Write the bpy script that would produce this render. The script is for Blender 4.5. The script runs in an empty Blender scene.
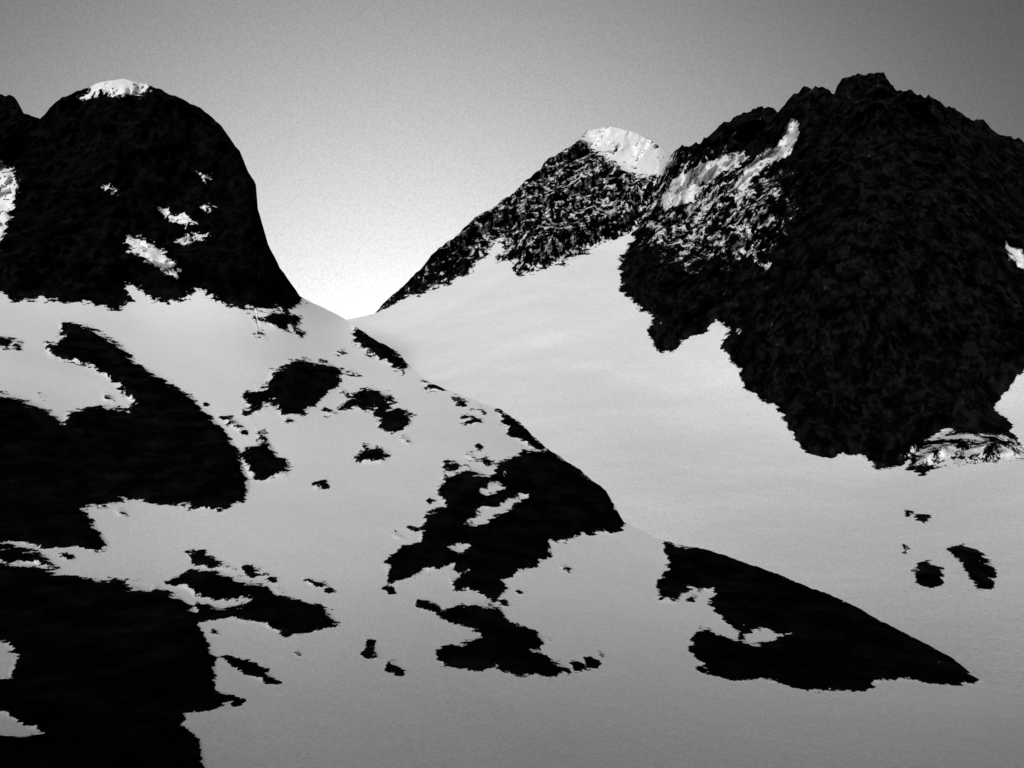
import bpy, math, numpy as np
from mathutils import Vector
rng=np.random.RandomState(7)
F=1100.0; TH=math.atan((700-384)/F); CT,ST=math.cos(TH),math.sin(TH)
def world(px,py,D):
    x=(px-512)/F; y=(384-py)/F
    return np.stack([x*D,(CT-y*ST)*D,(ST+y*CT)*D],-1)
# ---------------- numpy value noise
def _h(i,j,k,s):
    n=(i*73856093)^(j*19349663)^(k*83492791)^(s*2654435)
    n=(n^(n>>13))*1274126177; n=n&0x7fffffff
    n=(n^(n>>16))&0xffff
    return n/65535.0*2-1
def vnoise(P,scale,seed=0):
    Q=P/scale; I=np.floor(Q).astype(np.int64); f=Q-I; f=f*f*f*(f*(f*6-15)+10)
    r=0
    for a in (0,1):
        for b in (0,1):
            for c in (0,1):
                w=(f[...,0] if a else 1-f[...,0])*(f[...,1] if b else 1-f[...,1])*(f[...,2] if c else 1-f[...,2])
                r=r+w*_h(I[...,0]+a,I[...,1]+b,I[...,2]+c,seed)
    return r
def fbm(P,scale,octs=4,seed=0,ridged=False,gain=.5):
    r=0;a=1;t=0
    for o in range(octs):
        n=vnoise(P,scale/2**o,seed+o*17)
        if ridged: n=1-2*np.abs(n)
        r=r+a*n;t+=a;a*=gain
    return r/t
def tps(pts):
    p=np.array(pts,float); X=p[:,:2]/400; v=np.log(p[:,2]); n=len(p)
    d=np.linalg.norm(X[:,None]-X[None],axis=-1)
    K=np.where(d>0,d*d*np.log(d+1e-12),0)+np.eye(n)*0.004
    A=np.zeros((n+3,n+3));A[:n,:n]=K;A[:n,n]=1;A[:n,n+1:]=X;A[n,:n]=1;A[n+1:,:n]=X.T
    w=np.linalg.solve(A,np.concatenate([v,[0,0,0]]))
    def ev(px,py):
        x=px/400;y=py/400; r=w[n]+w[n+1]*x+w[n+2]*y
        for i in range(n):
            d2=(x-X[i,0])**2+(y-X[i,1])**2
            r=r+w[i]*0.5*d2*np.log(d2+1e-12)
        return np.exp(r)
    return ev
M=40.0
def sdf(poly,px,py):
    p=np.array(poly,float); out=np.full(px.shape,-M)
    m=(px>p[:,0].min()-M)&(px<p[:,0].max()+M)&(py>p[:,1].min()-M)&(py<p[:,1].max()+M)
    x=px[m];y=py[m]
    if x.size==0: return out
    dmin=np.full(x.shape,1e9); ins=np.zeros(x.shape,bool)
    n=len(p)
    for i in range(n):
        x1,y1=p[i];x2,y2=p[(i+1)%n]
        dx,dy=x2-x1,y2-y1; L=dx*dx+dy*dy+1e-9
        t=np.clip(((x-x1)*dx+(y-y1)*dy)/L,0,1)
        dmin=np.minimum(dmin,(x-x1-t*dx)**2+(y-y1-t*dy)**2)
        if y1!=y2:
            c=((y1>y)!=(y2>y))&(x<(x2-x1)*(y-y1)/(y2-y1)+x1); ins^=c
    d=np.sqrt(dmin); out[m]=np.clip(np.where(ins,d,-d),-M,M)
    return out
def sstep(a,b,x):
    t=np.clip((x-a)/(b-a),0,1); return t*t*(3-2*t)

# ================= FEATURE OUTLINES =================
KNOB=[(-340,60),(-340,290),(-100,300),(0,292),(10,300),(50,300),(95,305),(118,310),(131,300),(124,284),(140,288),(150,300),(168,304),(190,297),(196,288),(215,298),(235,309),(262,307),(285,311),(304,303),(300,288),(275,200),(240,60)]
KNOB_SNOW=[ [(-70,225),(-40,190),(-10,168),(2,160),(12,172),(15,196),(7,222),(-2,246),(-30,250)],
 [(76,100),(90,93),(92,70),(150,70),(148,89),(138,94),(118,95),(100,91),(88,98)],
 [(127,240),(138,237),(152,244),(170,258),(181,272),(176,278),(166,270),(150,262),(140,256),(128,250)],
 [(158,210),(176,213),(196,223),(186,224),(170,220)],[(178,241),(196,234),(211,235),(196,240),(184,245)],
 [(106,187),(116,189),(112,191)],[(200,174),(211,176),(206,179)],[(204,206),(213,208),(210,211)]]
FG={
'band':[(60,322),(85,325),(120,345),(135,362),(160,378),(190,395),(205,410),(225,432),(240,455),(250,485),(243,502),(225,509),(195,508),(170,505),(140,499),(110,505),(80,508),(92,522),(108,545),(95,551),(70,545),(45,548),(20,540),(-60,545),(-340,560),(-340,400),(-60,385),(0,393),(25,400),(45,410),(63,421),(70,412),(82,408),(105,405),(128,410),(133,402),(120,388),(105,375),(75,362),(50,357),(46,343),(64,336)],
's1':[(-60,545),(5,545),(35,550),(60,568),(30,562),(-60,560)],
's2':[(-60,340),(0,336),(22,342),(20,348),(-60,350)],
'corner':[(-340,560),(0,563),(40,568),(75,577),(110,581),(150,590),(172,577),(190,570),(215,571),(240,580),(268,586),(276,596),(300,600),(325,609),(339,624),(322,630),(287,636),(262,624),(225,620),(197,622),(206,640),(214,660),(215,690),(231,698),(215,707),(185,714),(180,724),(200,740),(204,768),(195,830),(150,870),(-340,870)],
'd1':[(188,555),(200,553),(215,558),(236,569),(210,569),(195,562)],
'd2':[(225,656),(255,664),(281,683),(265,682),(240,671)],
'd3':[(238,563),(262,570),(252,576)],'d4':[(260,573),(278,578),(276,583)],'d5':[(303,578),(326,583),(330,588),(312,586)],
'mid1':[(272,372),(296,360),(325,361),(341,370),(338,386),(318,401),(303,413),(282,416),(272,402),(246,404),(242,392),(268,388)],
'mid2':[(333,409),(350,396),(372,387),(390,395),(396,404),(374,408),(352,409)],
'mid3':[(374,412),(398,407),(413,413),(410,425),(395,433),(380,427)],
'mid4':[(355,456),(372,448),(391,452),(381,462),(362,463)],
'mid5':[(312,484),(326,480),(329,486),(316,488)],
'mid6':[(240,455),(255,446),(268,440),(278,458),(289,463),(286,474),(268,479),(250,476)],
'mid7':[(218,415),(232,418),(244,427),(238,430)],
'mid8':[(252,319),(274,311),(300,316),(298,328),(272,328)],
'mid10':[(243,398),(262,400),(266,408),(250,408)],
'cr1':[(352,322),(372,335),(394,346),(412,369),(404,373),(386,362),(371,354),(356,342)],
'cr2':[(422,380),(447,388),(446,392),(430,389)],
'cr3':[(497,408),(520,420),(545,446),(540,453),(522,442),(508,432)],
'cen':[(437,487),(455,475),(470,468),(490,478),(500,462),(525,452),(550,448),(582,470),(607,490),(625,523),(612,534),(585,533),(565,540),(548,541),(552,556),(520,573),(500,580),(508,590),(495,600),(475,590),(455,591),(450,579),(468,572),(450,566),(425,571),(405,580),(390,582),(386,566),(400,548),(420,541),(425,515),(445,507)],
'cen2':[(440,613),(475,603),(500,607),(508,622),(540,632),(546,645),(526,650),(550,660),(570,669),(556,676),(520,675),(495,665),(470,671),(440,662),(436,650),(458,642),(482,636),(470,624),(450,621)],
'right':[(664,543),(700,545),(745,558),(800,580),(850,600),(905,630),(952,655),(983,681),(960,686),(935,684),(912,680),(885,680),(860,690),(825,691),(780,684),(760,680),(735,682),(715,674),(695,660),(690,640),(700,627),(716,632),(735,640),(742,630),(724,622),(711,604),(712,591),(688,590),(676,603),(657,601),(656,582),(668,562)],
}
NBIG=len(FG)
SM=[(428,605,11,5),(371,652,7,7),(371,643,4,2.5),(394,668,9,5),(577,667,5,4),(592,661,6,4),(567,569,5,3),(298,653,4,3),(452,466,8,4),(472,420,10,4),(406,440,5,3),(460,402,7,2.5),(479,411,5,2),
(230,421,5,3),(243,432,4,2),(262,437,6,3),(246,412,4,2),(358,400,5,2.5),(345,392,4,2),(330,412,5,2.5),(318,484,5,2),(366,447,4,2),(470,456,5,2.5),(486,462,5,3),(445,478,4,2.5),(432,500,4,2),(478,447,3.5,2),
(585,668,3,2),(568,672,3,2),(600,655,3,2),(548,640,4,2),(505,603,4,3),(520,592,4,2),(390,590,4,2),(398,536,4,2),(412,530,4,2),(290,420,4,2),(352,372,4,2),(340,352,4,2),(300,333,5,2),(262,335,4,2),(205,405,4,2),
(108,398,5,2),(40,396,5,2),(24,470,4,2),(120,512,6,2.5),(68,556,6,2.5),(280,590,5,2),(250,592,6,3),(225,580,8,3),(215,632,4,2),(330,590,4,2),(690,598,5,3),(684,553,3,2),(735,648,6,3),(702,668,4,2),(238,704,4,2)]
for i,(x,y,a,b) in enumerate(SM):
    th=np.arange(9)/9*6.283+rng.rand()*6; r=.75+.6*rng.rand(9)
    X=np.cos(th)*a*r; Y=np.sin(th)*b*r+X*.25
    FG['sm%d'%i]=[(x+u,y+v) for u,v in zip(X,Y)]
FG_HOLES=[ [(-60,640),(0,640),(14,648),(22,655),(8,676),(-60,690)],[(-60,712),(0,712),(25,724),(48,734),(20,736),(-60,732)],
 [(466,522),(480,512),(500,505),(520,494),(526,497),(508,509),(494,518),(478,526)],[(742,634),(765,628),(790,634),(775,640),(760,645),(745,643)],
 [(452,548),(470,543),(462,553)],[(480,490),(496,484),(505,474),(500,488),(486,496)],[(150,577),(190,590),(198,600),(196,612),(180,598),(160,590)],
 [(196,604),(225,608),(248,603),(250,600),(222,600),(198,596)]]
# ridge silhouette (px,py,jag)
FSIL=[(-340,150,3),(-200,120,4),(-100,110,4),(-40,96,3),(0,95,2.5),(15,97,2),(24,112,2),(40,119,1.5),(50,108,1.5),(62,99,1.2),(85,88,1.2),(105,81,.6),(122,79,.5),(148,85,.8),(175,96,1),(200,107,1.3),(222,126,1.6),(240,151,1.8),(247,170,1.8),(256,185,1.8),(257,205,1.3),(262,222,1.5),(268,242,1.5),(280,268,1.4),(300,296,.6),(345,319,.3),(372,338,1),(396,350,1.2),(412,368,.8),(430,382,.8),(447,390,.4),(500,409,.8),(520,422,1.4),(545,447,1.2),(582,472,1.2),(607,492,1),(624,522,.8),(660,540,.5),(700,549,1),(745,562,1),(800,583,1),(850,604,1),(905,633,1),(952,658,.7),(980,680,.2),(1024,704,0),(1100,738,0),(1340,800,0)]
FD=[(512,768,115),(500,700,180),(500,600,300),(480,500,430),(300,400,600),(250,312,750),(150,305,750),(0,300,710),(130,80,960),(240,150,930),(60,120,930),(0,100,1000),(280,270,810),
(620,525,440),(850,610,315),(975,680,232),(740,640,275),(405,370,700),(345,318,840),(0,768,112),(0,700,170),(0,600,275),(0,500,380),(0,400,520),(200,600,290),(200,500,420),(1024,768,125),(1024,704,205),(1340,800,120),(512,900,55),(0,900,52),(1024,900,58),
(-340,150,900),(-340,400,450),(-340,768,110),(-340,600,230),(150,200,860)]
RM=[(650,180),(641,214),(630,240),(619,265),(622,290),(635,306),(652,316),(647,335),(661,351),(676,349),(690,335),(706,331),(716,321),(728,330),(723,350),(735,366),(744,388),(768,400),(785,418),(788,432),(800,447),(822,458),(845,456),(862,452),(880,471),(900,466),(918,455),(925,440),(945,432),(975,430),(1003,445),(1012,436),(1010,420),(996,408),(1008,388),(1026,368),(1100,380),(1180,420),(1340,430),(1340,0),(640,0),(645,150)]
RMB=[(905,470),(925,440),(960,425),(1000,425),(1016,440),(1034,462),(1000,462),(970,464),(945,460),(925,472)]
BP=[(372,314),(400,301),(430,290),(455,281),(478,265),(492,246),(500,236),(506,245),(494,262),(512,263),(519,276),(545,268),(572,260),(592,249),(620,236),(640,228),(660,200),(690,100),(560,80),(360,250)]
BP_SNOW=[[(583,139),(592,120),(680,120),(672,160),(662,174),(640,176),(622,167),(606,158),(594,148)]]
RM_SNOW=[ [(660,196),(672,178),(690,168),(712,158),(745,150),(748,160),(730,172),(700,186),(690,205),(668,210),(658,206)],
 [(745,166),(765,150),(778,145),(790,118),(798,120),(800,136),(790,156),(770,165),(752,180),(742,206),(734,208),(738,190),(730,186)],
 [(1004,240),(1018,246),(1030,262),(1024,274),(1010,258)],[(735,328),(742,330),(738,336)],[(655,232),(672,220),(668,232),(656,238)],
 [(755,262),(775,262),(770,270),(758,268)],[(676,246),(700,240),(694,250)]]
GP={'g1':[(948,548),(962,544),(980,556),(997,567),(994,577),(976,579),(960,564)],'g2':[(913,572),(926,562),(944,568),(945,577),(932,590),(920,584)],'g3':[(917,517),(927,516),(924,522)],'g4':[(975,586),(990,582),(996,588),(980,592)],'g5':[(905,510),(911,512),(907,514)],'g6':[(903,545),(908,548),(905,550)]}
VSIL=[(140,345,0),(345,320,0),(374,314,.5),(385,301,1.5),(405,285,1.5),(420,270,1.5),(430,256,2),(455,236,2),(475,219,2),(490,210,1.8),(510,194,2),(530,176,2.2),(555,156,2),(575,143,1.3),(588,131,.8),(610,127,.5),(635,132,.6),(655,143,1),(670,157,1.5),(678,152,3),(690,146,3),(705,137,3),(722,126,3),(740,119,3.3),(752,113,3),(758,106,3),(768,105,2),(778,111,3),(797,95,3.4),(808,87,2.6),(822,86,2.6),(834,94,2.5),(842,80,2.5),(858,73,2),(870,75,2),(884,73,2),(892,88,2.5),(908,90,3),(920,97,3),(950,107,3),(985,123,3),(1024,143,3.2),(1100,150,4),(1200,120,5),(1340,160,5)]
VD=[(1024,704,209),(1340,760,170),(975,680,245),(850,612,400),(1024,600,390),(1024,500,620),(760,575,510),(620,525,660),(700,450,850),(850,500,700),(500,410,1000),(405,370,1180),(345,318,1420),(450,310,1340),(550,300,1270),(600,250,1420),(700,340,1080),(880,470,790),
(870,75,1250),(1024,140,1150),(1024,370,850),(850,300,960),(690,145,1450),(640,200,1530),(620,130,1800),(500,200,1680),(380,310,1430),(1340,200,1000),(1340,500,600),(620,640,500),(405,480,850),(200,330,1450),(200,480,900),(1024,900,70),(700,900,120),(1340,900,60),(760,130,1380)]

def jag(px,seed,amp):
    P=np.stack([px,px*0+seed,px*0],-1)
    a=vnoise(P,22,seed)*.8+vnoise(P,10,seed+1)*.75+vnoise(P,5,seed+2)*.6+vnoise(P,2.6,seed+3)*.45
    b=(np.abs(vnoise(P,17,seed+4))*2-.8)*1.1+(np.abs(vnoise(P,7,seed+5))*2-.8)*.7
    return np.where(amp>2.4,a*.65+b,a)

def make_sheet(x0,x1,dx,sil,bottom,rows,depth,seed,kind):
    cx=np.arange(x0,x1+.1,dx); s=np.array(sil,float)
    am=np.interp(cx,s[:,0],s[:,2])
    top=np.interp(cx,s[:,0],s[:,1])+am*jag(cx,seed,am)
    bot=bottom(cx)
    kk=np.exp(-.5*(np.arange(-60,61)*dx/28.)**2); kk/=kk.sum()
    stop=np.convolve(np.pad(top,60,mode='edge'),kk,'valid')
    t=np.linspace(0,1,rows)[:,None]
    py=stop[None]+(bot-stop)[None]*t+(top-stop)[None]*(1-t)**5
    px=np.broadcast_to(cx[None],py.shape).copy()
    D=depth(px,py); D0=D.copy()
    P0=world(px,py,D)
    calm=1.0
    if kind=='F':
        k=sdf(KNOB,px,py); ks=np.full(px.shape,-M)
        for h in KNOB_SNOW: ks=np.maximum(ks,sdf(h,px,py))
        best=np.full(px.shape,-M); bid=np.full(px.shape,-1)
        for i,(nm,pl) in enumerate(FG.items()):
            d=sdf(pl,px,py); u=d>best; best[u]=d[u]; bid[u]=i if i<NBIG else -1
        hs=np.full(px.shape,-M)
        for h in FG_HOLES: hs=np.maximum(hs,sdf(h,px,py))
        ks=np.minimum(ks,3.5)
        rock=np.maximum(np.minimum(k,-ks),np.minimum(best,-hs))
        big=k; small=np.minimum(best,-hs)
        bigamp=.05
        cls=np.where(k>0,1000,np.where((best>-3),bid,-1))
        fleck=.14*sstep(-25,0,-np.hypot((px-15)/1.2,py-170)+45)*(k>0)
        fleck+=.12*sstep(-14,0,-np.hypot((px-165)/1.6,py-290)+25)
    else:
        k1=np.maximum(sdf(RM,px,py),sdf(RMB,px,py)); k2=sdf(BP,px,py)
        ss=np.full(px.shape,-M)
        for h in BP_SNOW: ss=np.maximum(ss,sdf(h,px,py))
        calm=1-.6*sstep(-6,8,ss)
        rs=np.full(px.shape,-M)
        for h in RM_SNOW: rs=np.maximum(rs,sdf(h,px,py))
        k=np.maximum(k1,k2)
        g=np.full(px.shape,-M); gid=np.full(px.shape,-1)
        for i,(nm,pl) in enumerate(GP.items()):
            d=sdf(pl,px,py); u=d>g; g[u]=d[u]; gid[u]=i
        rock=np.maximum(np.minimum(k,-np.minimum(ss,3.2)),g); big=k; small=g; bigamp=.055
        cls=np.where(k1>0,1001,np.where(k2>0,1002,np.where(g>-3,2000+gid,-1)))
        hi=sstep(-60,30,(px-430)*.6-(py-235))
        fleck=np.where((k2>0)&(k1<=0),.34+.16*hi,0)
        z1=sstep(0,1,np.clip(1-np.hypot((px-712)/118,(py-210)/88),0,1)*1.8)
        fleck=np.maximum(fleck,np.where(k1>0,.14+.36*z1,0))
        fleck=np.maximum(fleck,(k1>0)*.85*sstep(-7,6,rs))
        fleck=np.maximum(fleck,(k1>0)*.60*sstep(0,1,np.clip(1-np.hypot((px-968)/85,(py-452)/24),0,1)*3))
        fleck=np.where((k1>0)&(px>830)&(px<1000)&(py>130)&(py<400),.08,fleck)
    # relief
    m=sstep(0,30,big)
    rid=fbm(P0*np.array([1,1,.45]),130 if kind=='V' else 80,6,seed+5,True,.66)
    D=D-D0*bigamp*m*(.35+1.4*rid)*calm
    msm=sstep(-2,7,small)
    D=D-D0*.010*msm*(1+1.2*fbm(P0,18,4,seed+9,True))
    sn=fbm(P0,150,3,seed+31)*8+fbm(P0,35,3,seed+41)*.8
    D=D+sn*(1-m)*np.clip(D0/500,.3,2)*sstep(0,.08,t*np.ones_like(px))
    P=world(px,py,D)
    # far side of the ridge
    c=P[0]; hd=c.copy(); hd[:,2]=0; hd/=np.linalg.norm(hd,axis=1)[:,None]
    back=[]
    steps=[2,5,10,18,30,50,80,120,180,260,360,500]
    for st in steps[::-1]:
        q=c+hd*st; q[:,2]-=st*.72
        q[:,2]+=fbm(q,60,4,seed+3,True)*min(st*.25,25)
        q[:,2]=np.maximum(q[:,2],-50)
        back.append(q)
    nb=len(back)
    P=np.concatenate([np.stack(back),P],0)
    padv=lambda a:np.concatenate([np.repeat(a[:1],nb,0),a],0)
    Df=padv(D0); rock=padv(rock);fleck=padv(fleck);cls=padv(cls)
    if kind=='F':
        b=P[-1]; ex=[]
        for st in (20,60,120,200,320):
            q=b.copy(); q[:,1]-=st; q[:,2]-=st*.06; ex.append(q)
        P=np.concatenate([P,np.stack(ex)],0)
        pe=lambda a:np.concatenate([a,np.repeat(a[-1:],5,0)],0)
        Df=pe(Df);rock=pe(rock);fleck=pe(fleck);cls=pe(cls)
    return P,rock*Df/F,fleck,Df/F,cls,nb
def build(P,sd,fl,pxm,cls,nb,names,mat):
    R,C,_=P.shape; V=P.reshape(-1,3)
    idx=np.arange(R*C).reshape(R,C)
    a=idx[:-1,:-1].ravel();b=idx[:-1,1:].ravel();c=idx[1:,1:].ravel();d=idx[1:,:-1].ravel()
    faces=np.stack([a,d,c,b],1)
    n=np.cross(V[faces[:,2]]-V[faces[:,0]],V[faces[:,3]]-V[faces[:,1]])
    N=np.zeros_like(V); fr=np.repeat(np.arange(R-1),C-1)
    for k in range(4):
        vv=faces[:,k]; ok=(fr>=nb)|(vv<nb*C)
        np.add.at(N,vv[ok],n[ok])
    N/=np.linalg.norm(N,axis=1)[:,None]+1e-9
    fc=cls.reshape(-1)[faces[:,0]]
    for key in np.unique(fc):
        fs=faces[fc==key]; vi,inv=np.unique(fs,return_inverse=True); inv=inv.reshape(fs.shape)
        me=bpy.data.meshes.new(names(key)); me.from_pydata(V[vi].tolist(),[],inv.tolist()); me.update()
        for nm,arr in (('rock_field',sd),('ledge_snow',fl),('unit',pxm)):
            at=me.attributes.new(nm,'FLOAT','POINT'); at.data.foreach_set('value',arr.reshape(-1)[vi].astype(np.float32))
        me.polygons.foreach_set('use_smooth',[True]*len(me.polygons))
        me.normals_split_custom_set_from_vertices(N[vi].tolist())
        me.materials.append(mat)
        ob=bpy.data.objects.new(names(key),me); bpy.context.scene.collection.objects.link(ob)

# ================= MATERIAL =================
def terrain_mat(name,s_edge,s_fleck,s_snow,bump_d,rot,amp,fst,frough,rmax):
    m=bpy.data.materials.new(name); m.use_nodes=True; nt=m.node_tree; N=nt.nodes; L=nt.links; N.clear()
    def nd(t,**k):
        x=N.new(t)
        for a,b in k.items(): setattr(x,a,b)
        return x
    def math_(op,a,b=None,c=None):
        x=nd('ShaderNodeMath',operation=op)
        for i,v in enumerate((a,b,c)):
            if v is None: continue
            if isinstance(v,(int,float)): x.inputs[i].default_value=v
            else: L.new(v,x.inputs[i])
        return x.outputs[0]
    def attr(n): return nd('ShaderNodeAttribute',attribute_name=n).outputs['Fac']
    tc=nd('ShaderNodeTexCoord').outputs['Object']
    def noise(scale,det,rough=.55,stretch=None,rot=(0,0,0),dist=0):
        v=tc
        if stretch:
            mp=nd('ShaderNodeMapping'); mp.inputs['Scale'].default_value=stretch; mp.inputs['Rotation'].default_value=rot; L.new(tc,mp.inputs[0]); v=mp.outputs[0]
        x=nd('ShaderNodeTexNoise'); x.inputs['Scale'].default_value=scale; x.inputs['Detail'].default_value=det; x.inputs['Roughness'].default_value=rough; x.inputs['Distortion'].default_value=dist
        L.new(v,x.inputs['Vector']); return x.outputs['Fac']
    sd=attr('rock_field'); fl=attr('ledge_snow'); un=attr('unit')
    n1=math_('SUBTRACT',noise(s_edge,5,.70,(1,.4,1.25),(0,.35,0)),.5)
    e=math_('ADD',math_('DIVIDE',sd,un),math_('MULTIPLY',n1,amp))
    rock=nd('ShaderNodeMapRange'); rock.inputs['From Min'].default_value=-.4; rock.inputs['From Max'].default_value=.4; L.new(e,rock.inputs['Value'])
    nf=noise(s_fleck,6,frough,fst,rot)
    th=math_('SUBTRACT',.74,math_('MULTIPLY',fl,.40))
    fs=nd('ShaderNodeMapRange'); L.new(math_('SUBTRACT',nf,th),fs.inputs['Value']); fs.inputs['From Min'].default_value=0; fs.inputs['From Max'].default_value=.02
    mask=math_('MULTIPLY',rock.outputs[0],math_('SUBTRACT',1,fs.outputs[0]))
    ns=noise(s_snow,4,.8)
    sc=nd('ShaderNodeMapRange'); L.new(ns,sc.inputs['Value']); sc.inputs['From Min'].default_value=.35; sc.inputs['From Max'].default_value=.65; sc.inputs['To Min'].default_value=.64; sc.inputs['To Max'].default_value=.98
    rc=nd('ShaderNodeMapRange'); L.new(nf,rc.inputs['Value']); rc.inputs['From Min'].default_value=.45; rc.inputs['From Max'].default_value=.68; rc.inputs['To Min'].default_value=.001; rc.inputs['To Max'].default_value=rmax
    mx=nd('ShaderNodeMix',data_type='FLOAT'); L.new(mask,mx.inputs[0]); L.new(sc.outputs[0],mx.inputs[2]); L.new(rc.outputs[0],mx.inputs[3])
    bs=nd('ShaderNodeBsdfDiffuse'); L.new(mx.outputs[0],bs.inputs['Color'])
    onrock=math_('GREATER_THAN',sd,0)
    bh=math_('MULTIPLY',onrock,math_('MULTIPLY',nf,7))
    bh=math_('ADD',bh,math_('MULTIPLY',noise(.09,3,.6,(1,.5,1)),.9))
    bp=nd('ShaderNodeBump'); bp.inputs['Strength'].default_value=.5; bp.inputs['Distance'].default_value=bump_d; L.new(bh,bp.inputs['Height']); L.new(bp.outputs[0],bs.inputs['Normal'])
    o=nd('ShaderNodeOutputMaterial'); L.new(bs.outputs[0],o.inputs[0]); return m
mF=terrain_mat('snow_and_rock_near',.13,.09,1.8,.7,(0,.4,0),32,(1,.5,1),.72,.007)
mV=terrain_mat('snow_and_rock_far',.05,.085,.9,1.4,(0,.8,0),32,(1.25,.3,.8),.78,.016)

fs=np.array(FSIL,float); vs=np.array(VSIL,float)
A=make_sheet(-340,1340,2,FSIL,lambda x:np.full_like(x,900),340,tps(FD),11,'F')
build(*A,lambda k:'rock_peak' if k==1000 else ('snow_slope' if k==-1 else 'rock_outcrop'),mF)
B=make_sheet(140,1340,1.5,VSIL,lambda x:np.maximum(np.interp(x,fs[:,0],fs[:,1])+90,np.interp(x,vs[:,0],vs[:,1])+70),360,tps(VD),23,'V')
build(*B,lambda k:{1001:'rocky_mountain',1002:'snow_capped_peak',-1:'glacier_snowfield'}.get(int(k),'rock_outcrop'),mV)
def sheet_obj(name,P,mat,field):
    R,C,_=P.shape; idx=np.arange(R*C).reshape(R,C)
    f=np.stack([idx[:-1,:-1].ravel(),idx[:-1,1:].ravel(),idx[1:,1:].ravel(),idx[1:,:-1].ravel()],1)
    me=bpy.data.meshes.new(name); me.from_pydata(P.reshape(-1,3).tolist(),[],f.tolist())
    for nm,v in (('rock_field',field.ravel()),('ledge_snow',np.full(R*C,.3)),('unit',np.full(R*C,.5))):
        at=me.attributes.new(nm,'FLOAT','POINT'); at.data.foreach_set('value',v.astype(np.float32))
    me.polygons.foreach_set('use_smooth',[True]*len(me.polygons)); me.materials.append(mat)
    o=bpy.data.objects.new(name,me); bpy.context.scene.collection.objects.link(o)
g=np.linspace(-15000,15000,60); X,Y=np.meshgrid(g,g)
sheet_obj('ground',np.stack([X,Y,-75+8*np.sin(X*.0013)*np.cos(Y*.0017)],-1),mV,np.full(X.shape,-20.))
# unseen ridge added behind the viewpoint to softly shade the lower slopes
X,Y=np.meshgrid(np.linspace(-3500,3500,220),np.linspace(-1500,-300,50))
PP=np.stack([X,Y,X*0],-1); u=np.clip(1-np.abs(Y+850)/550,0,1)
Z=-75+(226+fbm(PP,500,4,77)*22)*u**1.1+fbm(PP,90,4,78,True)*12*u
sheet_obj('shade_ridge',np.stack([X,Y,Z],-1),mV,fbm(PP,150,4,79)*40)

# ================= LIGHT =================
SUN_EL=math.radians(9); SUN_AZ=math.radians(193) # clockwise from +Y
sdv=Vector((math.sin(SUN_AZ)*math.cos(SUN_EL),math.cos(SUN_AZ)*math.cos(SUN_EL),math.sin(SUN_EL)))
sl=bpy.data.lights.new('sun','SUN'); sl.energy=2.9; sl.angle=math.radians(10); sl.color=(1,1,1)
so=bpy.data.objects.new('sun',sl); so.rotation_euler=sdv.to_track_quat('Z','Y').to_euler(); bpy.context.scene.collection.objects.link(so)
w=bpy.data.worlds.new('World'); bpy.context.scene.world=w; w.use_nodes=True; nt=w.node_tree; N=nt.nodes; L=nt.links; N.clear()
sk=N.new('ShaderNodeTexSky'); sk.sky_type='NISHITA'; sk.sun_disc=False; sk.sun_elevation=SUN_EL; sk.sun_rotation=SUN_AZ; sk.altitude=2500
bw=N.new('ShaderNodeRGBToBW'); L.new(sk.outputs[0],bw.inputs[0])
tc=N.new('ShaderNodeTexCoord'); nm=N.new('ShaderNodeVectorMath'); nm.operation='NORMALIZE'; L.new(tc.outputs['Generated'],nm.inputs[0])
dv=Vector(world(np.array(390.),np.array(330.),1.0).tolist()).normalized()
dt=N.new('ShaderNodeVectorMath'); dt.operation='DOT_PRODUCT'; L.new(nm.outputs[0],dt.inputs[0]); dt.inputs[1].default_value=dv
cr=N.new('ShaderNodeMath'); cr.operation='ARCCOSINE'; L.new(dt.outputs['Value'],cr.inputs[0])
mr=N.new('ShaderNodeMapRange'); mr.interpolation_type='SMOOTHSTEP'; mr.inputs['From Min'].default_value=-.12; mr.inputs['From Max'].default_value=.66; mr.inputs['To Min'].default_value=5.0; mr.inputs['To Max'].default_value=.68; L.new(cr.outputs[0],mr.inputs['Value'])
gn=N.new('ShaderNodeTexNoise'); gn.inputs['Scale'].default_value=600; gn.inputs['Detail'].default_value=0; L.new(nm.outputs[0],gn.inputs['Vector'])
gm=N.new('ShaderNodeMapRange'); gm.inputs['From Min'].default_value=.25; gm.inputs['From Max'].default_value=.75; gm.inputs['To Min'].default_value=.93; gm.inputs['To Max'].default_value=1.07; L.new(gn.outputs['Fac'],gm.inputs['Value'])
m1=N.new('ShaderNodeMath'); m1.operation='MULTIPLY'; L.new(bw.outputs[0],m1.inputs[0]); L.new(mr.outputs[0],m1.inputs[1])
m2=N.new('ShaderNodeMath'); m2.operation='MULTIPLY'; L.new(m1.outputs[0],m2.inputs[0]); L.new(gm.outputs[0],m2.inputs[1])
bg=N.new('ShaderNodeBackground'); bg.inputs['Strength'].default_value=.1; L.new(m2.outputs[0],bg.inputs['Color'])
ow=N.new('ShaderNodeOutputWorld'); L.new(bg.outputs[0],ow.inputs[0])

cam=bpy.data.cameras.new('camera'); cam.sensor_width=36; cam.lens=F/1024*36; cam.clip_end=60000; cam.clip_start=.5
co=bpy.data.objects.new('camera',cam); co.rotation_euler=(math.pi/2+TH,0,0); bpy.context.scene.collection.objects.link(co)
sc=bpy.context.scene; sc.camera=co
sc.view_settings.view_transform='Standard'; sc.view_settings.look='None'; sc.view_settings.exposure=0
